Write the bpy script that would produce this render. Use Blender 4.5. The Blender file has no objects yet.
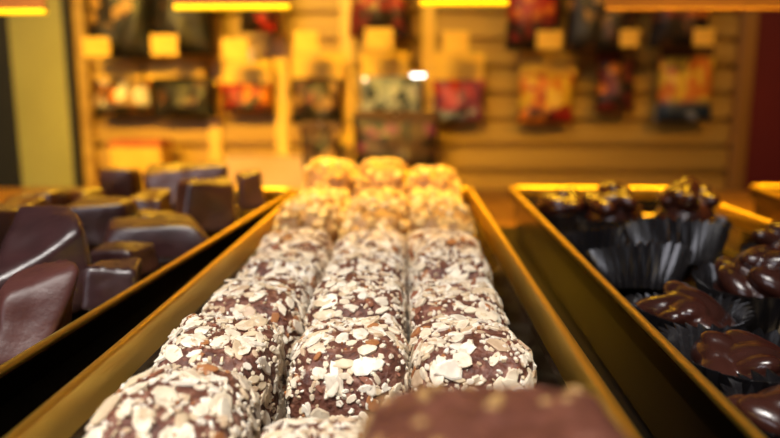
import bpy, bmesh, math, random
import numpy as np
from mathutils import Vector, Matrix, noise

sc = bpy.context.scene
col = sc.collection
R = math.radians
F = 700.0                                   # focal length in pixels of the 780x438 frame
RIM = 0.040                                 # height of the tray rims above the counter top
CAM = Vector((0, 0, RIM + 0.068))
PITCH = math.atan(122 / F)
YAW = math.atan(19 * math.cos(PITCH) / F)

# ------------------------------------------------------------------ camera
cam = bpy.data.cameras.new('camera')
cam.sensor_width = 36
cam.lens = F / 780 * 36
cam.clip_start = 0.005
cam.dof.use_dof = True
cam.dof.focus_distance = 0.200
cam.dof.aperture_fstop = 8.6
co = bpy.data.objects.new('camera', cam)
co.location = CAM
co.rotation_euler = (R(90) - PITCH, 0, YAW)
col.objects.link(co)
sc.camera = co
ROT = co.rotation_euler.to_matrix()


def ray(px, py):
    return ROT @ Vector(((px - 390) / F, -(py - 219) / F, -1))


def onz(px, py, z):
    """where the sight line of a photo point meets the level z"""
    d = ray(px, py)
    return CAM + d * ((z - CAM.z) / d.z)


def ony(px, py, y):
    d = ray(px, py)
    return CAM + d * ((y - CAM.y) / d.y)


# ------------------------------------------------------------------ materials
def mat(name):
    m = bpy.data.materials.new(name)
    m.use_nodes = True
    nt = m.node_tree
    return m, nt, nt.nodes['Principled BSDF']


def nd(nt, t, **kw):
    n = nt.nodes.new(t)
    for k, v in kw.items():
        setattr(n, k, v)
    return n


def ramp(nt, stops, interp='LINEAR'):
    n = nt.nodes.new('ShaderNodeValToRGB')
    n.color_ramp.interpolation = interp
    e = n.color_ramp.elements
    while len(e) < len(stops):
        e.new(0.5)
    for x, (p, c) in zip(e, stops):
        x.position = p
        x.color = (*c, 1)
    return n


def noisy(name, stops, scale=20, rough=.5, metal=0, bump=0, bscale=None, stretch=None, coat=0, spec=.5, detail=4, bdist=.001):
    m, nt, b = mat(name)
    tc = nd(nt, 'ShaderNodeTexCoord')
    src = tc.outputs['Object']
    if stretch:
        mp = nd(nt, 'ShaderNodeMapping')
        mp.inputs['Scale'].default_value = stretch
        nt.links.new(src, mp.inputs[0])
        src = mp.outputs[0]
    n = nd(nt, 'ShaderNodeTexNoise')
    n.inputs['Scale'].default_value = scale
    n.inputs['Detail'].default_value = detail
    nt.links.new(src, n.inputs['Vector'])
    r = ramp(nt, stops)
    nt.links.new(n.outputs['Fac'], r.inputs[0])
    nt.links.new(r.outputs[0], b.inputs['Base Color'])
    b.inputs['Roughness'].default_value = rough
    b.inputs['Metallic'].default_value = metal
    b.inputs['Coat Weight'].default_value = coat
    b.inputs['Coat Roughness'].default_value = .12 if rough < .3 else .28
    b.inputs['Specular IOR Level'].default_value = spec
    if bump:
        n2 = nd(nt, 'ShaderNodeTexNoise')
        n2.inputs['Scale'].default_value = bscale or scale * 3
        n2.inputs['Detail'].default_value = 5
        nt.links.new(src, n2.inputs['Vector'])
        bp = nd(nt, 'ShaderNodeBump')
        bp.inputs['Strength'].default_value = bump
        bp.inputs['Distance'].default_value = bdist
        nt.links.new(n2.outputs['Fac'], bp.inputs['Height'])
        nt.links.new(bp.outputs[0], b.inputs['Normal'])
    return m


M = {}
M['brass'] = noisy('brushed_brass', [(.3, (.70, .46, .07)), (.7, (.82, .56, .10))], 60, .42, 1, .12, 240, (1, .04, 1), bdist=.0004)
M['pan'] = noisy('polished_pan_metal', [(.3, (.09, .068, .042)), (.7, (.14, .105, .062))], 40, .22, 1)
M['choc'] = noisy('dark_chocolate', [(.3, (.032, .0105, .0110)), (.7, (.056, .019, .020))], 90, .37, 0, .35, 160, spec=.8, coat=.3)
M['red_choc'] = noisy('reddish_chocolate', [(.3, (.060, .017, .014)), (.7, (.095, .030, .025))], 90, .46, 0, .5, 160)
M['gloss'] = noisy('shiny_chocolate', [(.3, (.030, .009, .006)), (.7, (.052, .015, .010))], 70, .24, 0, .25, 120, coat=.35)
M['ganache'] = noisy('grainy_chocolate', [(.30, (.068, .020, .012)), (.54, (.155, .052, .031)), (.72, (.36, .18, .12))], 420, .5, 0, .9, 700, detail=6)
M['paste'] = noisy('nut_paste', [(.3, (.26, .13, .045)), (.7, (.48, .28, .11))], 300, .5, 0, .8, 500)
M['slab'] = noisy('milk_chocolate', [(.30, (.075, .023, .014)), (.62, (.165, .056, .036)), (.8, (.28, .14, .10))], 300, .45, 0, .8, 500)
M['paper'] = noisy('black_waxed_paper', [(.3, (.007, .006, .007)), (.7, (.016, .014, .015))], 50, .24, spec=1.0)
M['counter'] = noisy('dark_glossy_counter', [(.3, (.004, .003, .0025)), (.7, (.007, .0055, .0045))], 12, .42, 0, .05, 30, spec=.25)
M['wood'] = noisy('honey_wood', [(.25, (.36, .20, .030)), (.75, (.58, .36, .075))], 5, .45, 0, .1, 40, (.5, 2, 7))
M['stile'] = noisy('brown_wood', [(.25, (.30, .13, .018)), (.75, (.44, .21, .04))], 6, .45, stretch=(6, 2, .6))
M['olive'] = noisy('olive_paint', [(.3, (.33, .31, .11)), (.7, (.41, .39, .15))], 5, .55)
M['black'] = noisy('black_paint', [(.3, (.010, .010, .010)), (.7, (.018, .017, .016))], 8, .5)
M['red'] = noisy('dark_red_paint', [(.3, (.13, .005, .005)), (.7, (.17, .008, .007))], 5, .6)
M['plaster'] = noisy('brown_plaster', [(.3, (.10, .07, .04)), (.7, (.14, .10, .06))], 6, .8)
M['yellow'] = noisy('yellow_plastic', [(.3, (.90, .62, .02)), (.7, (.98, .72, .04))], 10, .35)
M['card'] = noisy('orange_yellow_card', [(.3, (.80, .46, .05)), (.7, (.92, .58, .09))], 30, .5)
M['brown_card'] = noisy('dark_brown_card', [(.3, (.09, .035, .010)), (.7, (.14, .06, .02))], 25, .5)
M['gold'] = noisy('gold_paint', [(.3, (.80, .50, .10)), (.7, (.90, .60, .16))], 12, .35)
M['steel'] = noisy('hook_steel', [(.3, (.5, .45, .38)), (.7, (.6, .55, .46))], 40, .3, 1)
M['pale_box'] = noisy('pale_pink_card', [(.35, (.66, .40, .24)), (.6, (.74, .50, .36)), (.7, (.70, .34, .22))], 14, .5)


def island_mat(name, stops, rough):
    m, nt, b = mat(name)
    g = nd(nt, 'ShaderNodeNewGeometry')
    r = ramp(nt, stops, 'CONSTANT')
    nt.links.new(g.outputs['Random Per Island'], r.inputs[0])
    tc = nd(nt, 'ShaderNodeTexCoord')
    n = nd(nt, 'ShaderNodeTexNoise')
    n.inputs['Scale'].default_value = 350
    nt.links.new(tc.outputs['Object'], n.inputs['Vector'])
    mx = nd(nt, 'ShaderNodeMix', data_type='RGBA', blend_type='MULTIPLY')
    mx.inputs['Factor'].default_value = .45
    r2 = ramp(nt, [(.35, (.55, .42, .34)), (.6, (1, 1, 1))])
    nt.links.new(n.outputs['Fac'], r2.inputs[0])
    nt.links.new(r.outputs[0], mx.inputs['A'])
    nt.links.new(r2.outputs[0], mx.inputs['B'])
    nt.links.new(mx.outputs['Result'], b.inputs['Base Color'])
    b.inputs['Roughness'].default_value = rough
    b.inputs['Subsurface Weight'].default_value = .0
    return m


M['flakes'] = island_mat('almond_flakes', [(0, (.80, .68, .50)), (.22, (.86, .76, .59)), (.42, (.70, .55, .36)), (.58, (.90, .83, .70)),
                                           (.76, (.62, .45, .29)), (.84, (.86, .77, .62)), (.93, (.42, .17, .06)), (.97, (.30, .11, .06))], .5)
M['nuts'] = island_mat('chopped_nuts', [(0, (.80, .58, .24)), (.3, (.90, .70, .32)), (.55, (.62, .40, .14)), (.75, (.92, .75, .40)), (.88, (.42, .24, .08))], .45)


def bag_mat(name, top, bottom, scale=26, split=.35):
    """clear bag of sweets: random coloured cells, one palette above and another below"""
    m, nt, b = mat(name)
    tc = nd(nt, 'ShaderNodeTexCoord')
    v = nd(nt, 'ShaderNodeTexVoronoi')
    v.inputs['Scale'].default_value = scale
    nt.links.new(tc.outputs['Object'], v.inputs['Vector'])
    sp = nd(nt, 'ShaderNodeSeparateColor')
    nt.links.new(v.outputs['Color'], sp.inputs[0])
    k = len(top)
    ra = ramp(nt, [(i / k, c) for i, c in enumerate(top)], 'CONSTANT')
    k = len(bottom)
    rb = ramp(nt, [(i / k, c) for i, c in enumerate(bottom)], 'CONSTANT')
    nt.links.new(sp.outputs[0], ra.inputs[0])
    nt.links.new(sp.outputs[0], rb.inputs[0])
    sx = nd(nt, 'ShaderNodeSeparateXYZ')
    nt.links.new(tc.outputs['Generated'], sx.inputs[0])
    st = ramp(nt, [(max(0, split - .06), (0, 0, 0)), (split + .06, (1, 1, 1))])
    nt.links.new(sx.outputs[2], st.inputs[0])
    mx = nd(nt, 'ShaderNodeMix', data_type='RGBA')
    nt.links.new(st.outputs[0], mx.inputs['Factor'])
    nt.links.new(rb.outputs[0], mx.inputs['A'])
    nt.links.new(ra.outputs[0], mx.inputs['B'])
    nt.links.new(mx.outputs['Result'], b.inputs['Base Color'])
    b.inputs['Roughness'].default_value = .5
    b.inputs['Coat Weight'].default_value = .06
    b.inputs['Coat Roughness'].default_value = .15
    return m


def glow(name, colour, s):
    m, nt, b = mat(name)
    b.inputs['Base Color'].default_value = (*colour, 1)
    b.inputs['Emission Color'].default_value = (*colour, 1)
    b.inputs['Emission Strength'].default_value = s
    return m


M['led'] = glow('lit_white_diffuser', (1, .95, .90), 7)  # glow standing in for a white reflection on a bag
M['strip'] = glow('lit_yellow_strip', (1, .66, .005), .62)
M['warm_led'] = glow('lit_warm_diffuser', (1, .72, .38), 5)  # glow standing in for a small warm glint


# ------------------------------------------------------------------ object helpers
def tag(o, label=None, cat=None, group=None, kind=None):
    if label: o['label'] = label
    if cat: o['category'] = cat
    if group: o['group'] = group
    if kind: o['kind'] = kind
    return o


def empty(name, loc=(0, 0, 0), rz=0):
    o = bpy.data.objects.new(name, None)
    o.empty_display_size = .02
    o.location = loc
    o.rotation_euler = (0, 0, rz)
    col.objects.link(o)
    return o


def mesh_obj(name, verts, faces, m, parent=None, smooth=False, loc=None):
    me = bpy.data.meshes.new(name)
    me.from_pydata([tuple(v) for v in verts], [], faces)
    me.materials.append(m)
    if smooth:
        me.polygons.foreach_set('use_smooth', [True] * len(me.polygons))
    me.update()
    o = bpy.data.objects.new(name, me)
    if parent: o.parent = parent
    if loc is not None: o.location = loc
    col.objects.link(o)
    return o


def bm_obj(name, bm, m, parent=None, smooth=False, loc=None):
    me = bpy.data.meshes.new(name)
    bm.to_mesh(me)
    bm.free()
    me.materials.append(m)
    if smooth:
        me.polygons.foreach_set('use_smooth', [True] * len(me.polygons))
    o = bpy.data.objects.new(name, me)
    if parent: o.parent = parent
    if loc is not None: o.location = loc
    col.objects.link(o)
    return o


def box_bm(bm, x0, x1, y0, y1, z0, z1, bev=0):
    r = bmesh.ops.create_cube(bm, size=1)
    vs = r['verts']
    bmesh.ops.scale(bm, vec=(x1 - x0, y1 - y0, z1 - z0), verts=vs)
    bmesh.ops.translate(bm, vec=((x0 + x1) / 2, (y0 + y1) / 2, (z0 + z1) / 2), verts=vs)
    if bev:
        es = list({e for v in vs for e in v.link_edges})
        bmesh.ops.bevel(bm, geom=es, offset=bev, segments=2, affect='EDGES', profile=.5)
    return bm


def box(name, x0, x1, y0, y1, z0, z1, m, parent=None, bev=0, loc=None):
    return bm_obj(name, box_bm(bmesh.new(), x0, x1, y0, y1, z0, z1, bev), m, parent, loc=loc)


def tube_bm(bm, a, b, r, seg=10):
    a, b = Vector(a), Vector(b)
    d = b - a
    q = d.to_track_quat('Z', 'Y').to_matrix().to_4x4()
    bmesh.ops.create_cone(bm, cap_ends=True, segments=seg, radius1=r, radius2=r, depth=d.length,
                          matrix=Matrix.Translation((a + b) / 2) @ q)
    return bm


# ------------------------------------------------------------------ the room
YW = 1.40
xl, xr = ony(72, 90, YW).x, ony(737, 90, YW - .02).x
# slatted back wall: boards with grooves between them
pitch = .051
prof = []
z = -.90
while z < 1.35:
    prof += [(YW, z), (YW, z + pitch - .013), (YW + .018, z + pitch - .011), (YW + .018, z + pitch - .001)]
    z += pitch
vs, fs = [], []
for (y, zz) in prof:
    vs += [(xl, y, zz), (xr, y, zz)]
for i in range(len(prof) - 1):
    fs.append((2 * i, 2 * i + 1, 2 * i + 3, 2 * i + 2))
n0 = len(vs)
vs += [(xl, YW + .05, -.9), (xr, YW + .05, -.9), (xl, YW + .05, z), (xr, YW + .05, z)]
fs.append((n0, n0 + 2, n0 + 3, n0 + 1))
tag(mesh_obj('wall_back', vs, fs, M['wood']), kind='structure')
x2 = ony(753, 90, YW - .02).x
tag(box('trim_1', xr, x2, YW - .02, YW + .05, -.9, 1.35, M['stile'], bev=.003), kind='structure')
xa, xb, xc = ony(13, 90, YW - .03).x, ony(67, 90, YW - .034).x, ony(74, 90, YW - .034).x
tag(box('trim_2', xb, xc - .001, YW - .034, YW + .05, -.9, 1.35, M['black']), kind='structure')
tag(box('trim_3', xa, xb, YW - .03, YW + .05, -.9, 1.35, M['olive'], bev=.004), kind='structure')
tag(box('trim_4', xc, xc + .022, YW - .018, YW, -.9, 1.35, M['wood'], bev=.002), kind='structure')
tag(box('wall_left', -1.9, xa, YW, YW + .05, -.9, 1.35, M['black']), kind='structure')
tag(box('wall_right', x2, 1.9, YW, YW + .05, -.9, 1.35, M['red']), kind='structure')
tag(box('floor', -1.9, 1.9, -2.0, YW + .05, -.95, -.9, M['plaster']), kind='structure')

# ------------------------------------------------------------------ counter
ct = empty('display_counter', (0, 0, -.9))
tag(ct, 'dark glossy counter with honey wood ledge behind, under all the trays', 'counter')
box('counter_top', -.75, .75, -.35, .585, .88, .90, M['counter'], ct, .002)
box('cabinet', -.72, .72, -.30, .58, 0, .88, M['black'], ct)
box('back_ledge', -.75, .75, .586, .98, .862, .880, M['stile'], ct, .002)


def rr_loop(hx, hy, rad, inset, z, seg=8):
    rad = max(rad - inset, .001)
    hx, hy = hx - inset, hy - inset
    out = []
    for cx, cy, a0 in ((hx - rad, hy - rad, 0), (-hx + rad, hy - rad, 90), (-hx + rad, -hy + rad, 180), (hx - rad, -hy + rad, 270)):
        for k in range(seg + 1):
            a = R(a0 + 90 * k / seg)
            out.append((cx + rad * math.cos(a), cy + rad * math.sin(a), z))
    return out


def loft(loops, cap0=False, cap1=False, ring=False):
    n = len(loops[0])
    vs = [v for l in loops for v in l]
    fs = []
    for i in range(len(loops) if ring else len(loops) - 1):
        j = (i + 1) % len(loops)
        for k in range(n):
            fs.append((i * n + k, i * n + (k + 1) % n, j * n + (k + 1) % n, j * n + k))
    if cap0: fs.append(tuple(reversed(range(n))))
    if cap1: fs.append(tuple((len(loops) - 1) * n + k for k in range(n)))
    return vs, fs


TW, TL = .1305, .600


def tray(centre, rz, w, l, floor_z, label):
    t = empty('display_tray', (centre.x, centre.y, 0), rz)
    tag(t, label, 'tray', 'metal display trays on the counter')
    hx, hy, c = w / 2, l / 2, .010
    pr = [(.0085, .0), (.0065, .0015), (.0035, .0285), (.0028, .0298), (.0006, .0303), (.0002, .0374), (.0012, .0374), (.0012, .0316), (.0046, .0312), (.0056, .0290),
          (.0086, floor_z + .002), (.0105, floor_z)]
    v, f = loft([rr_loop(hx, hy, c, i, z) for i, z in pr], True, True)
    o = mesh_obj('pan', v, f, M['pan'], t)
    pr = [(.0013, .0310), (.0013, .0375), (.0004, .0377), (.0000, .0384), (.0002, .0396), (.0008, .0402), (.0018, .0402), (.0026, .0396), (.0030, .0388),
          (.0031, .0378), (.0050, .0310)]
    v, f = loft([rr_loop(hx, hy, c, i, z) for i, z in pr], ring=True)
    mesh_obj('rim', v, f, M['brass'], t, True)
    return t


def corner_tray(px, py, sx, rz, w, l, floor_z, label):
    """a tray whose far corner on the side sx (-1 left, 1 right) stands at that photo point"""
    p = onz(px, py, RIM)
    c = p + Matrix.Rotation(rz, 3, 'Z') @ Vector((-sx * w / 2, -l / 2, 0))
    return tray(c, rz, w, l, floor_z, label), c


YF = onz(390, 187, RIM).y
CX = -.0172
t_mid = tray(Vector((CX, YF - TL / 2, 0)), 0, TW, TL, .003, 'brass rimmed tray in the middle filled with nut-coated rolls')
LF = .026
RF = .018
t_left, c_left = corner_tray(297, 188, 1, R(-2.9), .150, .56, LF, 'brass rimmed tray heaped with plain chocolate-coated chunks')
t_right, c_right = corner_tray(508, 186, -1, R(-.9), .1280, .56, RF, 'brass rimmed tray holding chocolate clusters in black paper cups')
t_far, c_far = corner_tray(746, 184, -1, R(-6), .11, .22, .006, 'empty brass rimmed tray at the far right edge, beyond the clusters')


# ------------------------------------------------------------------ nut rolls
def roll_body(dx, dy, dz, seed, div=18):
    bm = bmesh.new()
    bmesh.ops.create_cube(bm, size=2)
    bmesh.ops.subdivide_edges(bm, edges=bm.edges[:], cuts=div, use_grid_fill=True)
    off = Vector((seed * 3.17, seed * 1.31, seed * 7.7))
    m, n = 4.0, 4.8
    for v in bm.verts:
        x, y, z = (abs(c) for c in v.co)
        s = ((y ** m + z ** m) ** (n / m) + x ** n) ** (1 / n)
        p = v.co / s
        q = Vector((p.x * dx / 2 * (1 - .035 * p.z), p.y * dy / 2 * (1 - .03 * p.z), p.z * dz / 2))
        nn = p.normalized()
        d = noise.noise(q * 60 + off) * .0018 + noise.noise(q * 190 + off) * .0010
        q += nn * d
        v.co = q
    zmin = min(v.co.z for v in bm.verts)
    for v in bm.verts:
        v.co.z -= zmin
    bm.normal_update()
    return bm


def scatter(bm, n, rng, nz_min):
    tri = []
    for f in bm.faces:
        if f.normal.z < nz_min: continue
        tri.append((f.calc_area(), f))
    a = np.array([t[0] for t in tri])
    idx = rng.choice(len(tri), n, p=a / a.sum())
    out = []
    for i in idx:
        f = tri[i][1]
        w = rng.dirichlet(np.ones(len(f.verts)))
        p = Vector((0, 0, 0))
        for k, v in enumerate(f.verts):
            p += v.co * float(w[k])
        nrm = Vector((0, 0, 0))
        for k, v in enumerate(f.verts):
            nrm += v.normal * float(w[k])
        out.append((p, nrm.normalized()))
    return out


def flakes(bm, rng, dense):
    vs, fs = [], []

    def plate(p, n, a, b, t, tilt, sides, lift):
        n = (n + Vector(rng.normal(0, tilt, 3))).normalized()
        u = n.orthogonal().normalized()
        u = Matrix.Rotation(float(rng.uniform(0, 6.283)), 3, n) @ u
        w = n.cross(u)
        i0 = len(vs)
        ph = rng.uniform(0, 6.283)
        rad = [1 + float(rng.normal(0, .11)) for _ in range(sides)]
        for z, s in ((-t * .5, .92), (t * .25, 1.0), (t * .5, .80)):
            for k in range(sides):
                an = ph + 6.283 * k / sides
                vs.append(p + u * (a * s * rad[k] * math.cos(an)) + w * (b * s * rad[k] * math.sin(an)) + n * (z + lift))
        for l in range(2):
            for k in range(sides):
                k2 = (k + 1) % sides
                fs.append((i0 + l * sides + k, i0 + l * sides + k2, i0 + (l + 1) * sides + k2, i0 + (l + 1) * sides + k))
        fs.append(tuple(i0 + 2 * sides + k for k in range(sides)))
        fs.append(tuple(i0 + k for k in reversed(range(sides))))

    if dense:
        for p, n in scatter(bm, 360, rng, -.55):
            a = rng.uniform(.0015, .0034)
            plate(p, n, a, a * rng.uniform(.6, .95), rng.uniform(.0022, .0040), .45, int(rng.integers(5, 8)), .0004)
    else:
        for p, n in scatter(bm, int(rng.integers(330, 420)), rng, -.5):
            a = rng.uniform(.0009, .0030) if rng.random() < .85 else rng.uniform(.0028, .0040)
            plate(p, n, a, a * rng.uniform(.38, .8), rng.uniform(.0006, .0011), .13, int(rng.integers(7, 11)), .00025)
        for p, n in scatter(bm, int(rng.integers(900, 1150)), rng, -.5):
            a = rng.uniform(.0003, .0013)
            plate(p, n, a, a * rng.uniform(.5, .95), rng.uniform(.0005, .0010), .4, 5, .0002)
    return vs, fs


ORD = ['first', 'second', 'third', 'fourth', 'fifth', 'sixth', 'seventh', 'eighth']
ROWS = [(.083, .127), (.127, .170), (.170, .2135), (.2135, .264), (.264, .308), (.308, .352), (.352, .402), (.404, .452), (.458, .503)]
rnd = random.Random(5)
for r, (ya, yb) in enumerate(ROWS):
    for c, (cx, cname) in enumerate(((-.0362, 'left'), (-.0004, 'middle'), (.0345, 'right'))):
        dense = r >= 6
        tall = r == 8
        seed = r * 3 + c + 1
        rng = np.random.default_rng(seed)
        h = (.0590 if tall else .0455 if dense else .0385) + rnd.uniform(-.0012, .0012)
        if tall and c == 2: h -= .0035
        if r == 0 and c > 0: h = .0365
        if r == 1 and c > 0:
            ya, yb, h = .112, .153, .0315 + .001 * c
        elif r == 1:
            ya, yb = ROWS[1]
        if r == 0 and c > 0: ya, yb = .066, .1085
        elif r == 0: ya, yb = ROWS[0]
        dx, dy = .0332 + rnd.uniform(-.0008, .0006), (yb - ya) * .985
        x = CX + cx + rnd.uniform(-.0007, .0007)
        y = (ya + yb) / 2 + (0, .002, .0005)[c] * (0 if dense else 1)
        t = empty('nut_roll', (x, y, .0032), R(rnd.uniform(-2, 2)))
        look = 'chocolate roll thickly covered in chopped nuts' if dense else 'chocolate roll coated in almond flakes'
        where = 'farthest in' if tall else (ORD[r] + ' from the front of')
        tag(t, '%s, %s the %s column' % (look, where, cname), 'confection', 'nut-coated rolls in the middle tray')
        bm = roll_body(dx, dy, h, seed)
        v, f = flakes(bm, rng, dense)
        bm_obj('chocolate_body', bm, M['paste' if dense else 'ganache'], t, True)
        tag(mesh_obj('nut_coating', v, f, M['nuts' if dense else 'flakes'], t), 'chopped pale nuts' if dense else 'pale almond flakes', kind='stuff')

# the nearly bare piece lying on the front row
bm = roll_body(.0350, .036, .0256, 77, 22)
rng = np.random.default_rng(91)
t = empty('chocolate_piece', (.0115, .0830, .0412), R(4))
tag(t, 'brown chocolate piece with few nuts lying on the front of the right column', 'confection')
bits = scatter(bm, 60, rng, 0)
bm_obj('chocolate_body', bm, M['slab'], t, True)
for p, n in bits[:60]:
    b2 = bmesh.new()
    bmesh.ops.create_icosphere(b2, subdivisions=2, radius=1)
    s = rng.uniform(.0006, .0012)
    for v in b2.verts:
        v.co = Vector((v.co.x * s * 1.4, v.co.y * s, v.co.z * s * .7))
    b2.transform(Matrix.Translation(p) @ n.to_track_quat('Z', 'X').to_matrix().to_4x4() @ Matrix.Rotation(float(rng.uniform(0, 6)), 4, 'Z'))
    bm_obj('nut_bit', b2, M['nuts'], t, True)


# ------------------------------------------------------------------ chocolate chunks, left tray
def chunk_bm(w, d, h, seed, taper=.85, pw=5.5, warp=.12, div=20, corners=None):
    rg = random.Random(seed)
    corner = {}
    for sx in (-1, 1):
        for sy in (-1, 1):
            for sz in (-1, 1):
                k = taper if sz > 0 else 1
                corner[(sx, sy, sz)] = Vector((sx * k + rg.uniform(-warp, warp), sy * k + rg.uniform(-warp, warp),
                                               sz + (rg.uniform(-warp, warp) * 1.2 if sz > 0 else 0)))
    if corners: corner = corners
    bm = bmesh.new()
    bmesh.ops.create_cube(bm, size=2)
    bmesh.ops.subdivide_edges(bm, edges=bm.edges[:], cuts=div, use_grid_fill=True)
    off = Vector((seed * 2.3, seed * 5.1, seed * .7))
    bumps = [(Vector((rg.uniform(-.8, .8), rg.uniform(-.9, .8), 1)), rg.uniform(.05, .11), rg.uniform(.0006, .0014)) for _ in range(9)]
    for v in bm.verts:
        a = v.co
        s = (abs(a.x) ** pw + abs(a.y) ** pw + abs(a.z) ** pw) ** (1 / pw)
        p = a / s
        nn = p.normalized()
        q = Vector((0, 0, 0))
        for (sx, sy, sz), cv in corner.items():
            q += cv * ((1 + sx * p.x) / 2 * (1 + sy * p.y) / 2 * (1 + sz * p.z) / 2)
        q = Vector((q.x * w / 2, q.y * d / 2, q.z * h / 2))
        dsp = noise.noise(q * 55 + off) * .0022 + noise.noise(q * 220 + off) * .00022
        for c, rad, amp in bumps:
            e = (p - c).length / rad
            if e < 2: dsp += amp * math.exp(-e * e * 2)
        v.co = q + nn * dsp
    zmin = min(v.co.z for v in bm.verts)
    for v in bm.verts:
        v.co.z -= zmin
    return bm


def chunk(px, py, w, d, h, yaw, seed, label, tilt=(0, 0), lift=0, taper=.85, warp=.27, pw=8.5):
    """px, py: photo point under the middle of the chunk's front, at the height of the tray's floor"""
    p = onz(px, py, LF + lift)
    zz = F * (CAM.z - LF - lift) / math.cos(PITCH) / (py - 97)
    p.x *= (zz + d * .4) / zz
    bm = chunk_bm(w, d, h, seed, taper, pw, warp)
    bm.transform(Matrix.Rotation(R(yaw), 4, 'Z') @ Matrix.Rotation(R(tilt[0]), 4, 'X') @ Matrix.Rotation(R(tilt[1]), 4, 'Y'))
    zmin = min(v.co.z for v in bm.verts)
    bmesh.ops.translate(bm, vec=(0, 0, -zmin), verts=bm.verts)
    o = bm_obj('chocolate_chunk', bm, M['choc'], None, True, (p.x, p.y + d / 2, LF + lift + .0003))
    tag(o, label, 'chocolate', 'chocolate-coated chunks in the left tray')
    return o


def at(px, py, zc):
    return CAM + ray(px, py) * zc


def base(px, zc):
    return at(px, 97 + F * (CAM.z - LF) / math.cos(PITCH) / zc, zc)


def shaped(top, low, seed, label, pw=9, m='choc'):
    """a chunk with its own eight corners: back left, back right, front right, front left, above and below"""
    keys = ((-1, 1), (1, 1), (1, -1), (-1, -1))
    pts = {}
    for (sx, sy), t_, l_ in zip(keys, top, low):
        pts[(sx, sy, 1)] = at(*t_)
        pts[(sx, sy, -1)] = base(*l_)
    c = sum(pts.values(), Vector((0, 0, 0))) / 8
    c.z = LF
    bm = chunk_bm(2, 2, 2, seed, pw=pw, corners={k: v - c for k, v in pts.items()})
    zmin = min(v.co.z for v in bm.verts)
    bmesh.ops.translate(bm, vec=(0, 0, -zmin), verts=bm.verts)
    o = bm_obj('chocolate_chunk', bm, M[m], None, True, (c.x, c.y, LF + .0003))
    tag(o, label, 'chocolate', 'chocolate-coated chunks in the left tray')


shaped([(18, 203, .290), (70, 202, .286), (84, 229, .264), (-16, 292, .248)], [(4, .296), (104, .300), (100, .270), (-18, .246)], 1,
       'biggest chocolate chunk in the heap, sloping top with one shining ridge')
shaped([(12, 270, .236), (74, 258, .238), (84, 268, .226), (0, 296, .214)], [(-8, .236), (70, .236), (42, .212), (-24, .206)], 2,
       'reddish brown chunk with pointed corner in front of the biggest chunk', 8, 'red_choc')
G = [
    (110, 316, .019, .024, .0165, 15, 3, 'low glossy chunk by the tray rim, right of the biggest chunk', (0, 5), 0, .85),
    (122, 282, .025, .018, .0155, -6, 4, 'small rounded chunk touching the rim in front of the broad flat slab', (0, 0), 0, .85),
    (153, 267, .056, .030, .0170, 12, 5, 'broad flat chocolate slab with wide dusty top beside the rim', (2, -4), 0, .80),
    (100, 250, .038, .028, .0255, 4, 6, 'square-fronted chunk just behind the biggest chunk', (0, 0), 0, .90),
    (206, 235, .036, .026, .0320, 33, 7, 'upright block showing one pale sheen face and one dark side', (0, 0), 0, .90),
    (151, 226, .027, .022, .0190, -12, 8, 'small chunk tucked left of the upright block', (0, 3), 0, .85),
    (192, 209, .062, .020, .0300, 2, 9, 'long slab standing behind the upright block', (0, 0), 0, .92),
    (122, 209, .028, .020, .0275, -8, 10, 'cube-like chunk at the far end left of the long slab', (0, 0), 0, .88),
    (254, 213, .022, .020, .0255, 20, 11, 'wedge-topped chunk in the far right corner of the heap', (0, -8), 0, .80),
    (22, 243, .026, .024, .0235, 10, 12, 'dark chunk peeping out behind the left side of the biggest chunk', (0, 0), 0, .85),
    (80, 218, .036, .028, .0165, -15, 13, 'low flat chunk far back near the middle of the heap', (0, 3), 0, .85),
    (-18, 275, .030, .032, .0290, -8, 14, 'chunk cut off by the photo edge, left of the biggest chunk', (0, 5), 0, .85),
    (158, 243, .034, .020, .0140, -4, 15, 'thin chunk between the broad flat slab and the upright block', (0, 0), 0, .85),
    (38, 224, .030, .026, .0190, 6, 16, 'low chunk at the back left under the dark doorway', (0, 0), 0, .85),
]
for g in G:
    px, py, w, d, h, yaw, seed, label, tilt, lift, taper = g
    chunk(px, py, w, d, h, yaw, seed, label, tilt, lift, taper)


# ------------------------------------------------------------------ clusters in paper cups, right tray
def cup_bm(r_top, r_bot, h, n=36, seed=0):
    rg = random.Random(seed)
    bm = bmesh.new()
    rows = 7
    seg = n * 4
    jit = [rg.uniform(.75, 1.25) for _ in range(n)]
    wob = [rg.uniform(-1, 1) for _ in range(5)]
    shells = []
    for side in (0, 1):
        grid = []
        for i in range(rows + 1):
            t = i / rows
            rad = r_bot + (r_top - r_bot) * (t ** .85)
            ring = []
            for k in range(seg):
                a = 2 * math.pi * k / seg
                amp = (.0004 + .0012 * t) * jit[k // 4]
                ph = (k % 4) / 4
                tri = 1 - 4 * abs(ph - .5)
                rr = rad + amp * tri - side * .00018
                rr *= 1 + t * .03 * (wob[0] * math.sin(2 * a + wob[1]) + wob[2] * math.sin(3 * a + wob[3]))
                zz = h * t + t * (.0006 * tri + .0012 * math.sin(2 * a + 5 * wob[4])) + side * .0002
                ring.append(bm.verts.new((rr * math.cos(a), rr * math.sin(a), zz)))
            grid.append(ring)
        shells.append(grid)
    for side, grid in enumerate(shells):
        for i in range(rows):
            for k in range(seg):
                q = (grid[i][k], grid[i][(k + 1) % seg], grid[i + 1][(k + 1) % seg], grid[i + 1][k])
                bm.faces.new(q if side == 0 else q[::-1])
        bm.faces.new(grid[0][::-1] if side == 0 else grid[0])
    for k in range(seg):
        bm.faces.new((shells[0][rows][k], shells[0][rows][(k + 1) % seg], shells[1][rows][(k + 1) % seg], shells[1][rows][k]))
    return bm


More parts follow.
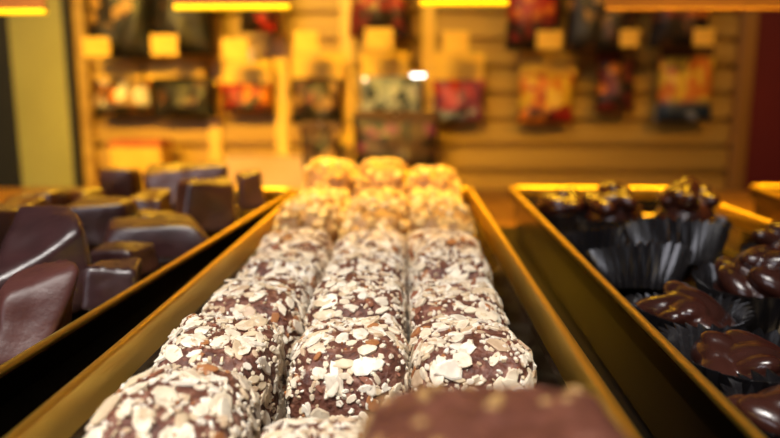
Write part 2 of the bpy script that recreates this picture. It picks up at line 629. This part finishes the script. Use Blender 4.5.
def fused(bm, voxel, name, m, parent, loc, rounds=3):
    """melt overlapping lumps into one smooth surface"""
    me = bpy.data.meshes.new(name + '_tmp')
    bm.to_mesh(me)
    bm.free()
    tmp = bpy.data.objects.new(name + '_tmp', me)
    col.objects.link(tmp)
    md = tmp.modifiers.new('r', 'REMESH')
    md.mode = 'VOXEL'
    md.voxel_size = voxel
    s = tmp.modifiers.new('s', 'SMOOTH')
    s.factor = .5
    s.iterations = rounds
    dg = bpy.context.evaluated_depsgraph_get()
    dg.update()
    out = bpy.data.meshes.new_from_object(tmp.evaluated_get(dg))
    bpy.data.objects.remove(tmp)
    bpy.data.meshes.remove(me)
    out.name = name
    out.materials.clear()
    out.materials.append(m)
    out.polygons.foreach_set('use_smooth', [True] * len(out.polygons))
    o = bpy.data.objects.new(name, out)
    o.parent = parent
    o.location = loc
    col.objects.link(o)
    return o


def cluster_bm(rad, z0, ztop, seed, n=11):
    rg = random.Random(seed)
    bm = bmesh.new()

    def ell(c, s, rot):
        b = bmesh.ops.create_icosphere(bm, subdivisions=3, radius=1)['verts']
        mt = Matrix.Translation(c) @ rot.to_matrix().to_4x4() @ Matrix.Diagonal((*s, 1))
        bmesh.ops.transform(bm, matrix=mt, verts=b)
    from mathutils import Euler
    hh = (ztop - z0)
    ell(Vector((0, 0, z0 + hh * .36)), (rad * .80, rad * .80, hh * .36), Euler((0, 0, 0)))
    for k in range(n):
        a = 2 * math.pi * (k / n) + rg.uniform(-.4, .4)
        q = rg.uniform(.35, .66) * rad if k % 3 else rg.uniform(0, .3) * rad
        lvl = rg.uniform(.5, .72) if k % 3 else .78
        s = rg.uniform(.85, 1.15)
        ell(Vector((q * math.cos(a), q * math.sin(a), z0 + hh * lvl)), (.0100 * s, .0064 * s, .0050 * s),
            Euler((rg.uniform(-.7, .7), rg.uniform(-.7, .7), rg.uniform(0, 6.28))))
    zmax = max(v.co.z for v in bm.verts)
    zmin = min(v.co.z for v in bm.verts)
    for v in bm.verts:
        v.co.z = z0 + (v.co.z - zmin) * hh / (zmax - zmin)
    return bm


def cup(px, zc, r_top, h, ctop, seed, label, tilt=(0, 0), dx=0):
    d = (F * (CAM.z - RF) / math.cos(PITCH)) / zc + 97
    p = onz(px, d, RF)
    rk = .90 if tilt == (0, 0) else .68
    t = empty('chocolate_cluster', (p.x + dx, p.y, RF + .0002))
    t.rotation_euler = (R(tilt[0]), R(tilt[1]), R(seed * 37))
    if tilt != (0, 0):
        t.location.z += r_top * .72 * max(abs(math.sin(R(tilt[0]))), abs(math.sin(R(tilt[1]))))
        t.rotation_euler[2] = 0
    tag(t, label, 'chocolate', 'nut clusters in paper cups in the right tray')
    bm_obj('paper_cup', cup_bm(r_top, r_top * .72, h, 32, seed), M['paper'], t)
    fused(cluster_bm(r_top * rk, .0009, ctop, seed * 11 + 3), .0007, 'nut_cluster', M['gloss'], t, (0, 0, 0))
    return t


CUPS = [
    (738, .205, .0225, .0185, .0225, 1, 'smooth-topped cluster in a black paper cup, nearest in front'),
    (684, .252, .0200, .0160, .0235, 2, 'lumpy cluster behind the nearest smooth-topped one, against the left rim'),
    (637, .304, .0205, .0175, .0175, 3, 'cluster sunk in a tipped pleated cup at the left rim, third from front', (-24, 5)),
    (598, .362, .0215, .0165, .0170, 4, 'cluster sunk in a wide dark pleated cup, second from the far end by the rim', (-16, 0)),
    (562, .455, .0190, .0180, .0330, 5, 'dark peaked cluster in the far left corner of its tray'),
    (756, .282, .0240, .0175, .0320, 6, 'almond-studded cluster with whole nuts showing, at right edge'),
    (674, .330, .0225, .0200, .0190, 7, 'cluster in tipped cup with bright shining pleats, middle of the tray', (-30, 6)),
    (683, .424, .0245, .0170, .0430, 8, 'tall lumpy cluster at the back beside the tray far right wall'),
    (612, .436, .0225, .0170, .0395, 9, 'knobbly cluster at the back between the peaked and the tall ones'),
    (790, .345, .0215, .0160, .0300, 10, 'cluster half cut off at the right edge behind the almond-studded one'),
    (805, .168, .0205, .0170, .0240, 12, 'cluster cut off by the lower right corner of the photo'),
]
for c_ in CUPS:
    cup(*c_)


# ------------------------------------------------------------------ hanging boards
def hanging(px0, px1, py_bot, dark, glowh, y, m, label):
    t = empty('hanging_board', (0, 0, 0))
    tag(t, label, 'board', 'boards hanging above the trays')
    a, b = ony(px0, py_bot, y), ony(px1, py_bot - glowh, y)
    e = ony(px0, py_bot - glowh - dark, y)
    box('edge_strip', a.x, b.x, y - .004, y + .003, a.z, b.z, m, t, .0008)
    box('panel', a.x, b.x, y - .001, y + .002, b.z, b.z + .09, M['brown_card'], t)
    box('hanging_rod', (a.x + b.x) / 2 - .002, (a.x + b.x) / 2 + .002, y - .001, y + .002, b.z + .09, 1.35, M['steel'], t)


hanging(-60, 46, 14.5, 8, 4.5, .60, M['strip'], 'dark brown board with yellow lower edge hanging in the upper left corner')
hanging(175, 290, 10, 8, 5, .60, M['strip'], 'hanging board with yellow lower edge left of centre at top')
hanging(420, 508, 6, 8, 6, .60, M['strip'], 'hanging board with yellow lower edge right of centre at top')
hanging(605, 800, 11, 8, 3, .60, M['stile'], 'long hanging board with dull brown lower edge at upper right')

# ------------------------------------------------------------------ the bags on the back wall
C = dict(dk=(.016, .008, .005), br=(.09, .035, .012), gd=(.45, .24, .05), rd=(.42, .02, .012), dr=(.16, .012, .010), og=(.75, .22, .02),
         ye=(.85, .52, .04), wh=(.75, .66, .56), bl=(.26, .30, .38), lb=(.46, .48, .55), nv=(.012, .028, .055), pu=(.20, .035, .10), pk=(.50, .06, .12),
         bk=(.006, .005, .005), tn=(.36, .20, .08))


def pal(s):
    return [C[k] for k in s.split()]


def pouch(name, w, h, t, m, parent, loc, seed):
    nu, nv = 20, 24
    off = Vector((seed * 4.1, seed * 1.9, 0))
    front, back = [], []
    vs, fs = [], []
    for s in (-1, 1):
        for j in range(nv + 1):
            v = j / nv
            for i in range(nu + 1):
                u = i / nu * 2 - 1
                bulge = max(0, 1 - abs(u) ** 2.6) ** .6 * max(0, 1 - abs(2 * v - 1) ** 3.5) ** .6 * (1.12 - .5 * v)
                wr = noise.noise(Vector((u * 2.2, v * 3, s)) + off)
                y = s * t / 2 * bulge * (1 + .35 * wr) + s * .0004
                x = u * w / 2 * (1 - .07 * math.sin(math.pi * v) + .02 * wr)
                vs.append((x, y, (v - .5) * h))
    n1 = (nu + 1) * (nv + 1)
    for b, flip in ((0, False), (n1, True)):
        for j in range(nv):
            for i in range(nu):
                q = [b + j * (nu + 1) + i, b + j * (nu + 1) + i + 1, b + (j + 1) * (nu + 1) + i + 1, b + (j + 1) * (nu + 1) + i]
                fs.append(tuple(q[::-1] if flip else q))
    edge = [i for i in range(nu + 1)] + [j * (nu + 1) + nu for j in range(1, nv + 1)] + \
           [nv * (nu + 1) + i for i in range(nu - 1, -1, -1)] + [j * (nu + 1) for j in range(nv - 1, 0, -1)]
    for a, b in zip(edge, edge[1:] + edge[:1]):
        fs.append((b, a, a + n1, b + n1))
    return mesh_obj(name, vs, fs, m, parent, True, loc)


UP = -52
YM, YU = YW - .050, YW - .112


def bag(x0, x1, y0, y1, card, mt, seed, label, hook=None):
    """x0..y1 the pouch in the photo; card: its header in the photo or None"""
    YB = YM if y0 > UP and y0 < 117 else YU
    a, b = ony(x0, y1, YB), ony(x1, y0, YB)
    t = empty('hanging_bag', ((a.x + b.x) / 2, YB, (a.z + b.z) / 2))
    tag(t, label, 'bag', 'bags of sweets hanging on the slatted wall')
    pouch('pouch', b.x - a.x, b.z - a.z, .045, mt, t, (0, 0, 0), seed)
    if card:
        c, d = ony(card[0], card[3], YB), ony(card[1], card[2], YB)
        box('header_card', c.x - t.location.x, d.x - t.location.x, -.0025, .0025, c.z - t.location.z - .004, d.z - t.location.z, M['card'], t, .0008)
    else:
        box('header_card', -(b.x - a.x) * .45, (b.x - a.x) * .45, -.0025, .0025, (b.z - a.z) / 2 - .004, (b.z - a.z) / 2 + (.012 if y0 > 60 else .03), M['brown_card'], t, .0008)
    top = ony(0, card[2], YB).z if card else b.z + (.012 if y0 > 60 else .03)
    if hook:
        hx, hz = hook
        box('hang_tab', hx - t.location.x - .002, hx - t.location.x + .002, -.0012, .0012, top - t.location.z - .006, hz + .006 - t.location.z, M['steel'], t)
    else:
        hk = empty('wall_hook', (t.location.x, YW, top - .005))
        tag(hk, 'plain steel hook holding the ' + label.split(',')[0], 'hook', 'plain hooks on the slatted wall')
        bm = bmesh.new()
        tube_bm(bm, (0, .004, 0), (0, YB - YW - .012, 0), .0022)
        bm_obj('rod', bm, M['steel'], hk)
    return t


BAGS = [
    (88, 150, UP, 59, None, ('bk dk bk dk bk dk br gd', 'bk dk bk dk bk'), 'near-black bag of sweets with gold flecks, upper row, leftmost'),
    (153, 209, UP, 55, None, ('dk bk dk br bk', 'bk dk dk bk'), 'dark brown bag in the upper row, second from left'),
    (240, 276, UP, 33, None, ('rd og wh rd dk', 'dr dk rd dk'), 'narrow red and orange bag in the upper row'),
    (349, 410, UP, 37, None, ('rd gd rd og dr', 'bk dk dk dr'), 'red-topped bag with dark base, upper row above the blue-grey bag'),
    (505, 561, UP, 50, None, ('rd rd og dr rd', 'dk dr bk dk'), 'bright red bag in the upper row, right of the hanging boards'),
    (563, 642, UP, 53, None, ('dk br gd dk bk', 'bk dk br bk'), 'wide dark brown bag beside the bright red one'),
    (648, 716, UP, 48, None, ('og dr rd og br', 'bk dk br bk'), 'orange-topped dark bag, upper row, rightmost'),
    (94, 150, 80, 116, (100, 141, 61, 82), ('br wh og br tn', 'dk br dk bk'), 'brown bag with whitish sweets under a yellow card, middle row, leftmost'),
    (152, 216, 77, 118, (146, 203, 55, 78), ('bk dk dk bk br', 'bk bk dk bk'), 'plump black bag under a wide yellow card'),
    (221, 272, 83, 113, (222, 271, 61, 85), ('rd og dr rd br', 'dk dr rd dk'), 'red-brown bag under a yellow card, between black and brown bags'),
    (291, 343, 77, 124, (292, 344, 54, 78), ('dk br dr dk tn', 'bk dk dr bk'), 'dark brown bag with yellow card, left of the blue-grey bag'),
    (359, 424, 76, 113, (361, 409, 51, 75), ('bl lb bl bl nv', 'bl nv bl lb'), 'blue-grey bag with yellow card beside the white lamp'),  # blue-grey cells lightened for the haze around the glint
    (432, 485, 79, 122, (434, 484, 53, 78), ('pk pu pk rd pu', 'pu bl pu dk'), 'crimson and purple bag with orange card'),
    (517, 575, 73, 123, (520, 577, 51, 74), ('og ye rd og ye', 'rd bk dr og'), 'orange and yellow bag with red base under a yellow card'),
    (594, 637, 54, 113, None, ('dr br dr og dk', 'dr dk br dr'), 'narrow dark red bag, second from right in the middle row'),
    (654, 716, 56, 122, None, ('ye og ye ye og', 'nv nv bl nv'), 'yellow bag with orange centre and navy base, middle row, rightmost'),
    (301, 342, 128, 172, None, ('br dk br tn', 'dk br dk bk'), 'small brown bag hanging low under the dark brown bag'),
    (352, 440, 117, 172, None, ('dk br pu br', 'br dk br dk'), 'wide dark bag hanging low under the blue-grey bag'),
]
TAGS = [(97, 48, 26, 18), (165, 46, 26, 19), (235, 50, 26, 20), (306, 43, 25, 20), (379, 40, 28, 20), (456, 43, 26, 20), (549, 41, 26, 17), (629, 39, 20, 16), (703, 38, 22, 16)]
TL_ = ['over the whitish brown bag, leftmost of its row', 'over the plump black bag', 'over the red-brown bag', 'over the dark brown bag',
       'over the blue-grey bag', 'over the crimson and purple bag', 'over the orange and yellow bag', 'over the narrow dark red bag', 'over the yellow bag with navy base']
YT = YW - .160
HK = {}
for k, (px, py, w_, h_) in zip((7, 8, 9, 10, 11, 12, 13, 14, 15), TAGS):
    HK[k] = (ony(px, 0, YT).x, ony(px, py, YT).z)
for i, (x0, x1, y0, y1, card, (p, q), label) in enumerate(BAGS):
    bag(x0, x1, y0, y1, card, bag_mat('sweets_%s' % p.replace(' ', '_'), pal(p), pal(q), 55, .32), i + 1, label, HK.get(i))

for (px, py, w, h), s in zip(TAGS, TL_):
    a, b = ony(px - w / 2, py + h / 2, YT), ony(px + w / 2, py - h / 2, YT)
    cx, cz = (a.x + b.x) / 2, (a.z + b.z) / 2
    t = empty('wall_hook', (cx, YW, cz))
    tag(t, 'steel wall hook with yellow price tag ' + s, 'hook', 'hooks with price tags on the slatted wall')
    bm = bmesh.new()
    tube_bm(bm, (0, .004, 0), (0, YT - YW, 0), .0022)
    bm_obj('rod', bm, M['steel'], t)
    box('price_tag', a.x - cx, b.x - cx, YT - YW - .004, YT - YW - .001, a.z - cz, b.z - cz + .003, M['card'], t, .0006)

# brass uprights between the bags
for px, s in ((213, 'between the black and red-brown bags'), (281, 'between the red-brown and dark brown bags'), (347, 'left of the blue-grey bag'),
              (428, 'right of the blue-grey bag')):
    p = ony(px, 90, YW - .01)
    o = box('wall_upright', p.x - .013, p.x + .013, YW - .012, YW - .0005, -.4, 1.3, M['gold'], bev=.002)
    tag(o, 'brass upright on the slatted wall, ' + s, 'upright', 'brass uprights on the slatted wall')

# shelf low on the wall with two boxes
YS = YW - .14
zs = ony(300, 198, YS).z
sh = box('wall_shelf', xl + .03, xr, YS, YW, zs - .02, zs, M['wood'], bev=.002)
tag(sh, 'honey wood shelf low on the slatted wall behind the counter rail', 'shelf')


def carton(x0, x1, y0, m, m2, label):
    a, b = ony(x0, 190, YS + .02), ony(x1, y0, YS + .02)
    t = empty('carton', ((a.x + b.x) / 2, YS + .05, zs))
    tag(t, label, 'box')
    w = (b.x - a.x) / 2
    box('body', -w, w, -.03, .03, 0, b.z - zs - .012, m, t, .001)
    box('lid', -w - .001, w + .001, -.031, .031, b.z - zs - .012, b.z - zs, m2, t, .001)


M['red_card'] = noisy('red_card', [(.3, (.50, .06, .02)), (.7, (.62, .20, .04))], 30, .5)
carton(112, 160, 141, M['card'], M['red_card'], 'yellow carton with red lid on the wall shelf')
carton(226, 304, 158, M['pale_box'], M['pale_box'], 'pale pinkish carton on the wall shelf, left of the rolls')


# glowing boxes added in place of reflected glints on the bags
def glint(px, py, w, h, y, m, label):
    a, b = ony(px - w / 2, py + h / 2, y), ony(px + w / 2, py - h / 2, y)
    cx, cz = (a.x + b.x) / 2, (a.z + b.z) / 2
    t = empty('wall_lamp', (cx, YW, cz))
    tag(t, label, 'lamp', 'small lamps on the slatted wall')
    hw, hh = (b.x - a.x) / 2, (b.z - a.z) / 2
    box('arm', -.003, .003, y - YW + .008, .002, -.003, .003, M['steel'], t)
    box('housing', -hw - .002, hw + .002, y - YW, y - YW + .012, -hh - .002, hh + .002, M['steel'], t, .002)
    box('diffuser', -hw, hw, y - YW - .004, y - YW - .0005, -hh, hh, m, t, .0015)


glint(418, 75.5, 14, 2.5, YW - .13, M['led'], 'small bright white bar lamp beside the blue-grey bag')
glint(365, 79.5, 3, 3, YW - .13, M['warm_led'], 'tiny warm square lamp at the left of the blue-grey bag')


# ------------------------------------------------------------------ light
def area(name, loc, target, sx, sy, colour, power, spread=180):
    l = bpy.data.lights.new(name, 'AREA')
    l.shape = 'RECTANGLE'
    l.size, l.size_y = sx, sy
    l.color = colour
    l.energy = power
    l.spread = R(spread)
    o = bpy.data.objects.new(name, l)
    o.location = loc
    o.rotation_euler = (Vector(target) - Vector(loc)).to_track_quat('-Z', 'Y').to_euler()
    col.objects.link(o)
    return o


area('case_strip_light', (0, .46, .46), (0, .56, .03), 1.3, .05, (1, .52, .015), 6.6, 75)
area('case_front_light', (-.12, -.12, .62), (-.04, .15, .04), .35, .2, (1, .95, .87), .60, 48)
area('case_back_light', (0, .69, .235), (0, .69 - .60, .235 - .66), 1.3, .03, (1, .52, .02), .85, 56)  # unseen light added to give the rear tops an orange sheen
area('shop_ceiling_light', (-.35, -.6, 1.5), (0, .2, 0), 1.2, .8, (.95, .92, .98), 6)
area('shop_window', (-.9, -1.3, .55), (0, .2, 0), .9, .8, (.88, .87, .96), 8)
area('wall_wash_left', (-.40, -.10, .75), (-.37, 1.4, .06), .6, .08, (1, .57, .04), 3.8, 46)
area('wall_wash_right', (.50, -.10, .75), (.42, 1.4, .06), .4, .08, (1, .47, .03), .55, 46)

w = bpy.data.worlds.new('world')
sc.world = w
w.use_nodes = True
w.node_tree.nodes['Background'].inputs[0].default_value = (.9, .75, .6, 1)
w.node_tree.nodes['Background'].inputs[1].default_value = .03

sc.view_settings.view_transform = 'Standard'
sc.view_settings.look = 'None'
sc.view_settings.gamma = 1
sc.view_settings.exposure = 0
sc.view_settings.use_curve_mapping = False
